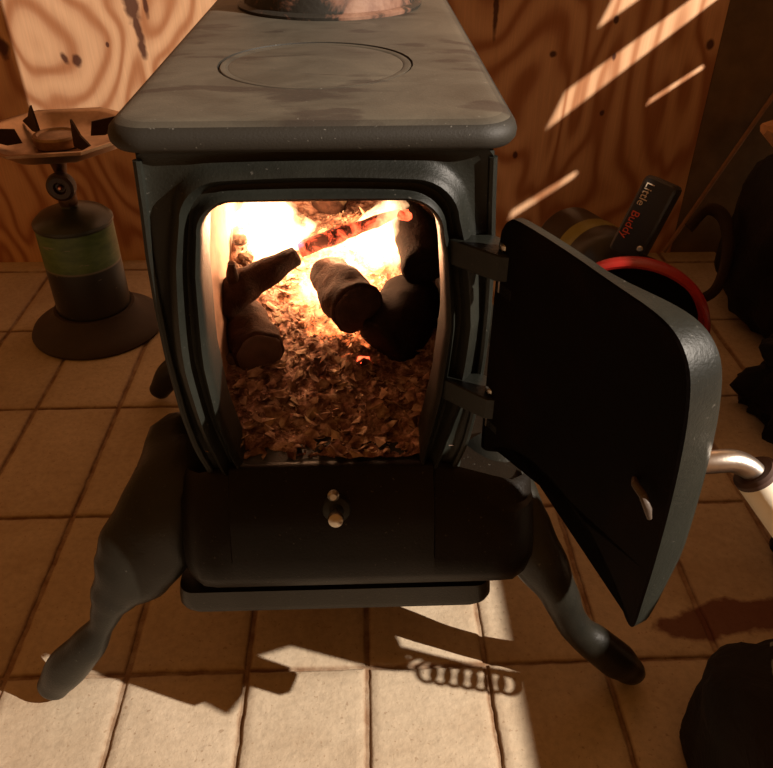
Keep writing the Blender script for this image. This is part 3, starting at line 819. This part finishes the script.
bm = BM(); lathe(bm, [(.006, 0), (.007, .003), (.004, .006)], Matrix.Translation(tA + tdir * .135 + tup * .045) @ MT, 16); finish('screw', bm, M_nickel, heater)
# carry loop
bm = BM(); P_, R_ = smooth_path([(.790, 1.70, .235), (.835, 1.72, .275), (.880, 1.71, .250), (.895, 1.68, .170), (.872, 1.65, .090), (.820, 1.66, .050)], [(.016, .005)] * 6, 6); tube(bm, P_, R_, 12, Vector((0, 1, 0)))
finish('carry_strap', bm, m_simple('dark_strap', (.035, .018, .010), .7), heater)

# ================================================================ DARK CLUTTER ON THE RIGHT
def bag(name, c, r, mat, label, cat, seed, flatten=.15, sq=.6, loc=None, amp=.10, fr=1.6):
    bm = BM(); bmesh.ops.create_icosphere(bm, subdivisions=5, radius=1)
    for v in bm.verts:
        q = v.co.copy()
        q = Vector([math.copysign(abs(t) ** sq, t) for t in q])
        f = 1 + amp * fbm(q + Vector((seed, 0, 0)), fr, 5)
        p = Vector((q.x * r[0] * f, q.y * r[1] * f, q.z * r[2] * f)) + Vector(c)
        p.z = max(p.z, .001); v.co = p
    return finish(name, bm, mat, None, smooth=180, loc=(c[0], c[1], 0)) if cat is None else tag(finish(name, bm, mat, None, smooth=180, loc=(c[0], c[1], 0)), label, cat)
M_cloth = NT('black_nylon'); v = M_cloth.obj(); M_cloth.set(Base_Color=M_cloth.ramp(M_cloth.noise(v, 8, 5), [(.3, (.006, .005, .004)), (.7, (.014, .010, .008))]), Roughness=.75, Specular_IOR_Level=.2)
M_cloth.bump(M_cloth.noise(v, 11, 5, .6, 1.2), .9, .012); M_cloth = M_cloth.m
fb = bag('bag', (.560, .450, .070), (.155, .160, .130), M_cloth, 'black bag slumped on the bricks at the lower right corner', 'bag', 3)
bm = BM(); tube(bm, *smooth_path([(.512, .575, .172), (.490, .540, .190), (.478, .500, .196), (.474, .455, .192)], [(.007, .004)] * 4, 6), 8); 
finish('grey_trim', bm, m_simple('grey_webbing', (.14, .16, .13), .7), fb, label='grey-green trim strap')
bag('jacket', (.850, .820, .15), (.170, .125, .19), M_cloth, 'black jacket heaped beside the door handle', 'jacket', 11, amp=.18)
bag('duffel_bag', (1.13, 1.64, .20), (.22, .22, .235), M_cloth, 'black duffel bag heaped against the dark wall panel', 'bag', 17, amp=.12)
bag('blanket', (.96, 1.22, .09), (.15, .12, .12), M_cloth, 'dark crumpled blanket between the heater and the jacket', 'blanket', 23, amp=.25, fr=2.4)
# leaning pole and split wood
bm = BM(); tube(bm, [(.880, 2.015, .02), (1.12, 2.03, .545), (1.42, 2.04, 1.19)], .0065, 10)
tag(finish('pole', bm, m_simple('pole_wood', (.30, .16, .085), .7), None, loc=(.88, 2.015, 0)), 'thin wooden pole leaning on the dark wall panel', 'pole')
bm = BM(); loft(bm, [[Vector((x, y + yy, z + zz)) for yy, zz in ((-.05, -.0), (-.02, -.040), (.03, -.035), (.05, .0), (.03, .024), (-.03, .026))] if k else [Vector((x, y + yy * .35, z + zz * .3)) for yy, zz in ((-.05, -.0), (-.02, -.040), (.03, -.035), (.05, .0), (.03, .024), (-.03, .026))]
     for k, (x, y, z) in enumerate(((.862, 1.62, .500), (.905, 1.62, .488), (1.02, 1.61, .475), (1.20, 1.60, .470)))])
tag(finish('firewood', bm, m_simple('split_wood', (.48, .24, .10), .8, 0, .3, 25, .5), None, smooth=30, loc=(1.05, 1.61, .44)), 'split piece of firewood lying on top of the black duffel bag', 'firewood')
# the slatted rack and bench are added, unseen, to streak wall and floor with shade
M_rack = m_simple('rack_pine', (.30, .18, .09), .75, 0, .25, 20)
rack = thing('shade_bench', (1.45, 1.3, 0), 'unseen slatted wooden bench added right of the frame to shade the wall and floor', 'bench')
def slat(y0, y1, zl0, zl1, name, t=.012, skew=-.10, x=1.40):
    bm = BM(); r = []
    for xx in (x, x + t):
        r.append([Vector((xx, yy, zz + skew * (yy - .6))) for yy, zz in ((y0, zl0), (y1, zl0), (y1, zl1), (y0, zl1))])
    loft(bm, r); finish(name, bm, M_rack, rack, smooth=0)
def board(name, poly, x, t=.004):
    bm = BM(); loft(bm, [[Vector((xx, y, z)) for y, z in poly] for xx in (x, x + t)]); finish(name, bm, M_rack, rack, smooth=0)
board('panel', [(-.75, .20), (2.02, .20), (2.02, 1.02), (1.30, 1.070), (1.229, 1.087), (1.096, 1.120), (1.05, 1.112), (.972, 1.107), (.842, 1.143), (.78, 1.160), (.72, 1.190), (-.75, 1.190)], 1.400)
board('slat', [(.76, 1.150), (.842, 1.142), (.848, 1.160), (.965, 1.126), (.980, 1.098), (1.075, 1.105), (1.100, 1.134), (1.222, 1.104), (1.240, 1.075), (2.02, 1.00), (2.02, 1.115), (.76, 1.254)], 1.406)
board('slat', [(.76, 1.290), (2.02, 1.139), (2.02, 1.196), (.76, 1.347)], 1.400)
board('slat', [(.70, 1.386), (2.02, 1.228), (2.02, 1.56), (.70, 1.60)], 1.400)
board('post', [(.70, 1.10), (.835, 1.10), (.838, 1.17), (.884, 1.24), (.920, 1.285), (.956, 1.33), (.99, 1.37), (1.0, 1.60), (.70, 1.60)], 1.410)
for y in (-.7, 1.96):
    bm = BM(); box(bm, 1.40, 1.45, y, y + .05, 0, .30); finish('leg', bm, M_rack, rack)

# unseen shovel and bucket, added to shade the stove front and floor
tb = thing('added_bucket', (.80, .30, 0), 'unseen black metal bucket added right of the frame to hold the shade-casting shovel', 'bucket')
bm = BM(); lathe(bm, [(.060, .001), (.064, .004), (.075, .22), (.079, .224), (.075, .228), (.070, .22), (.060, .01), (.001, .009)], Matrix.Translation((.80, .30, 0)), 40, False); finish('pail', bm, M_leg, tb)
sh = thing('shade_shovel', (.80, .32, .012), 'unseen shovel with a coiled spring grip, added blade up in the bucket to cast shade', 'shovel')
bm = BM(); tube(bm, [(.800, .320, .012), (.765, .375, .30), (.752, .400, .530), (.752, .377, .655)], .0055, 10); finish('shaft', bm, M_leg, sh)
bm = BM(); NC = 7.5; pp = []
for k in range(int(NC * 16) + 1):
    a = 2 * math.pi * k / 16; u = k / (NC * 16); pp.append((.751 + .013 * math.cos(a), .388 - .026 * u + .014 * math.sin(a), .540 + .102 * u))
tube(bm, pp, .0026, 8); finish('spring_grip', bm, M_nickel, sh)
bm = BM(); bl = [(.285, .862), (.292, .90), (.305, .945), (.360, .945), (.385, .908), (.405, .90), (.418, .86), (.420, .80), (.446, .765), (.448, .672), (.415, .664), (.38, .652), (.36, .640), (.352, .66), (.345, .69), (.337, .755), (.31, .785), (.27, .788), (.244, .80), (.250, .83)]  # blade outline drawn to the shade wanted on ash lip and floor
loft(bm, [[Vector((.745 + xx, y, z)) for y, z in bl] for xx in (0, .003)]); finish('blade', bm, M_leg, sh, smooth=0)

for o in bpy.data.objects:
    if '_o' in o: del o['_o']
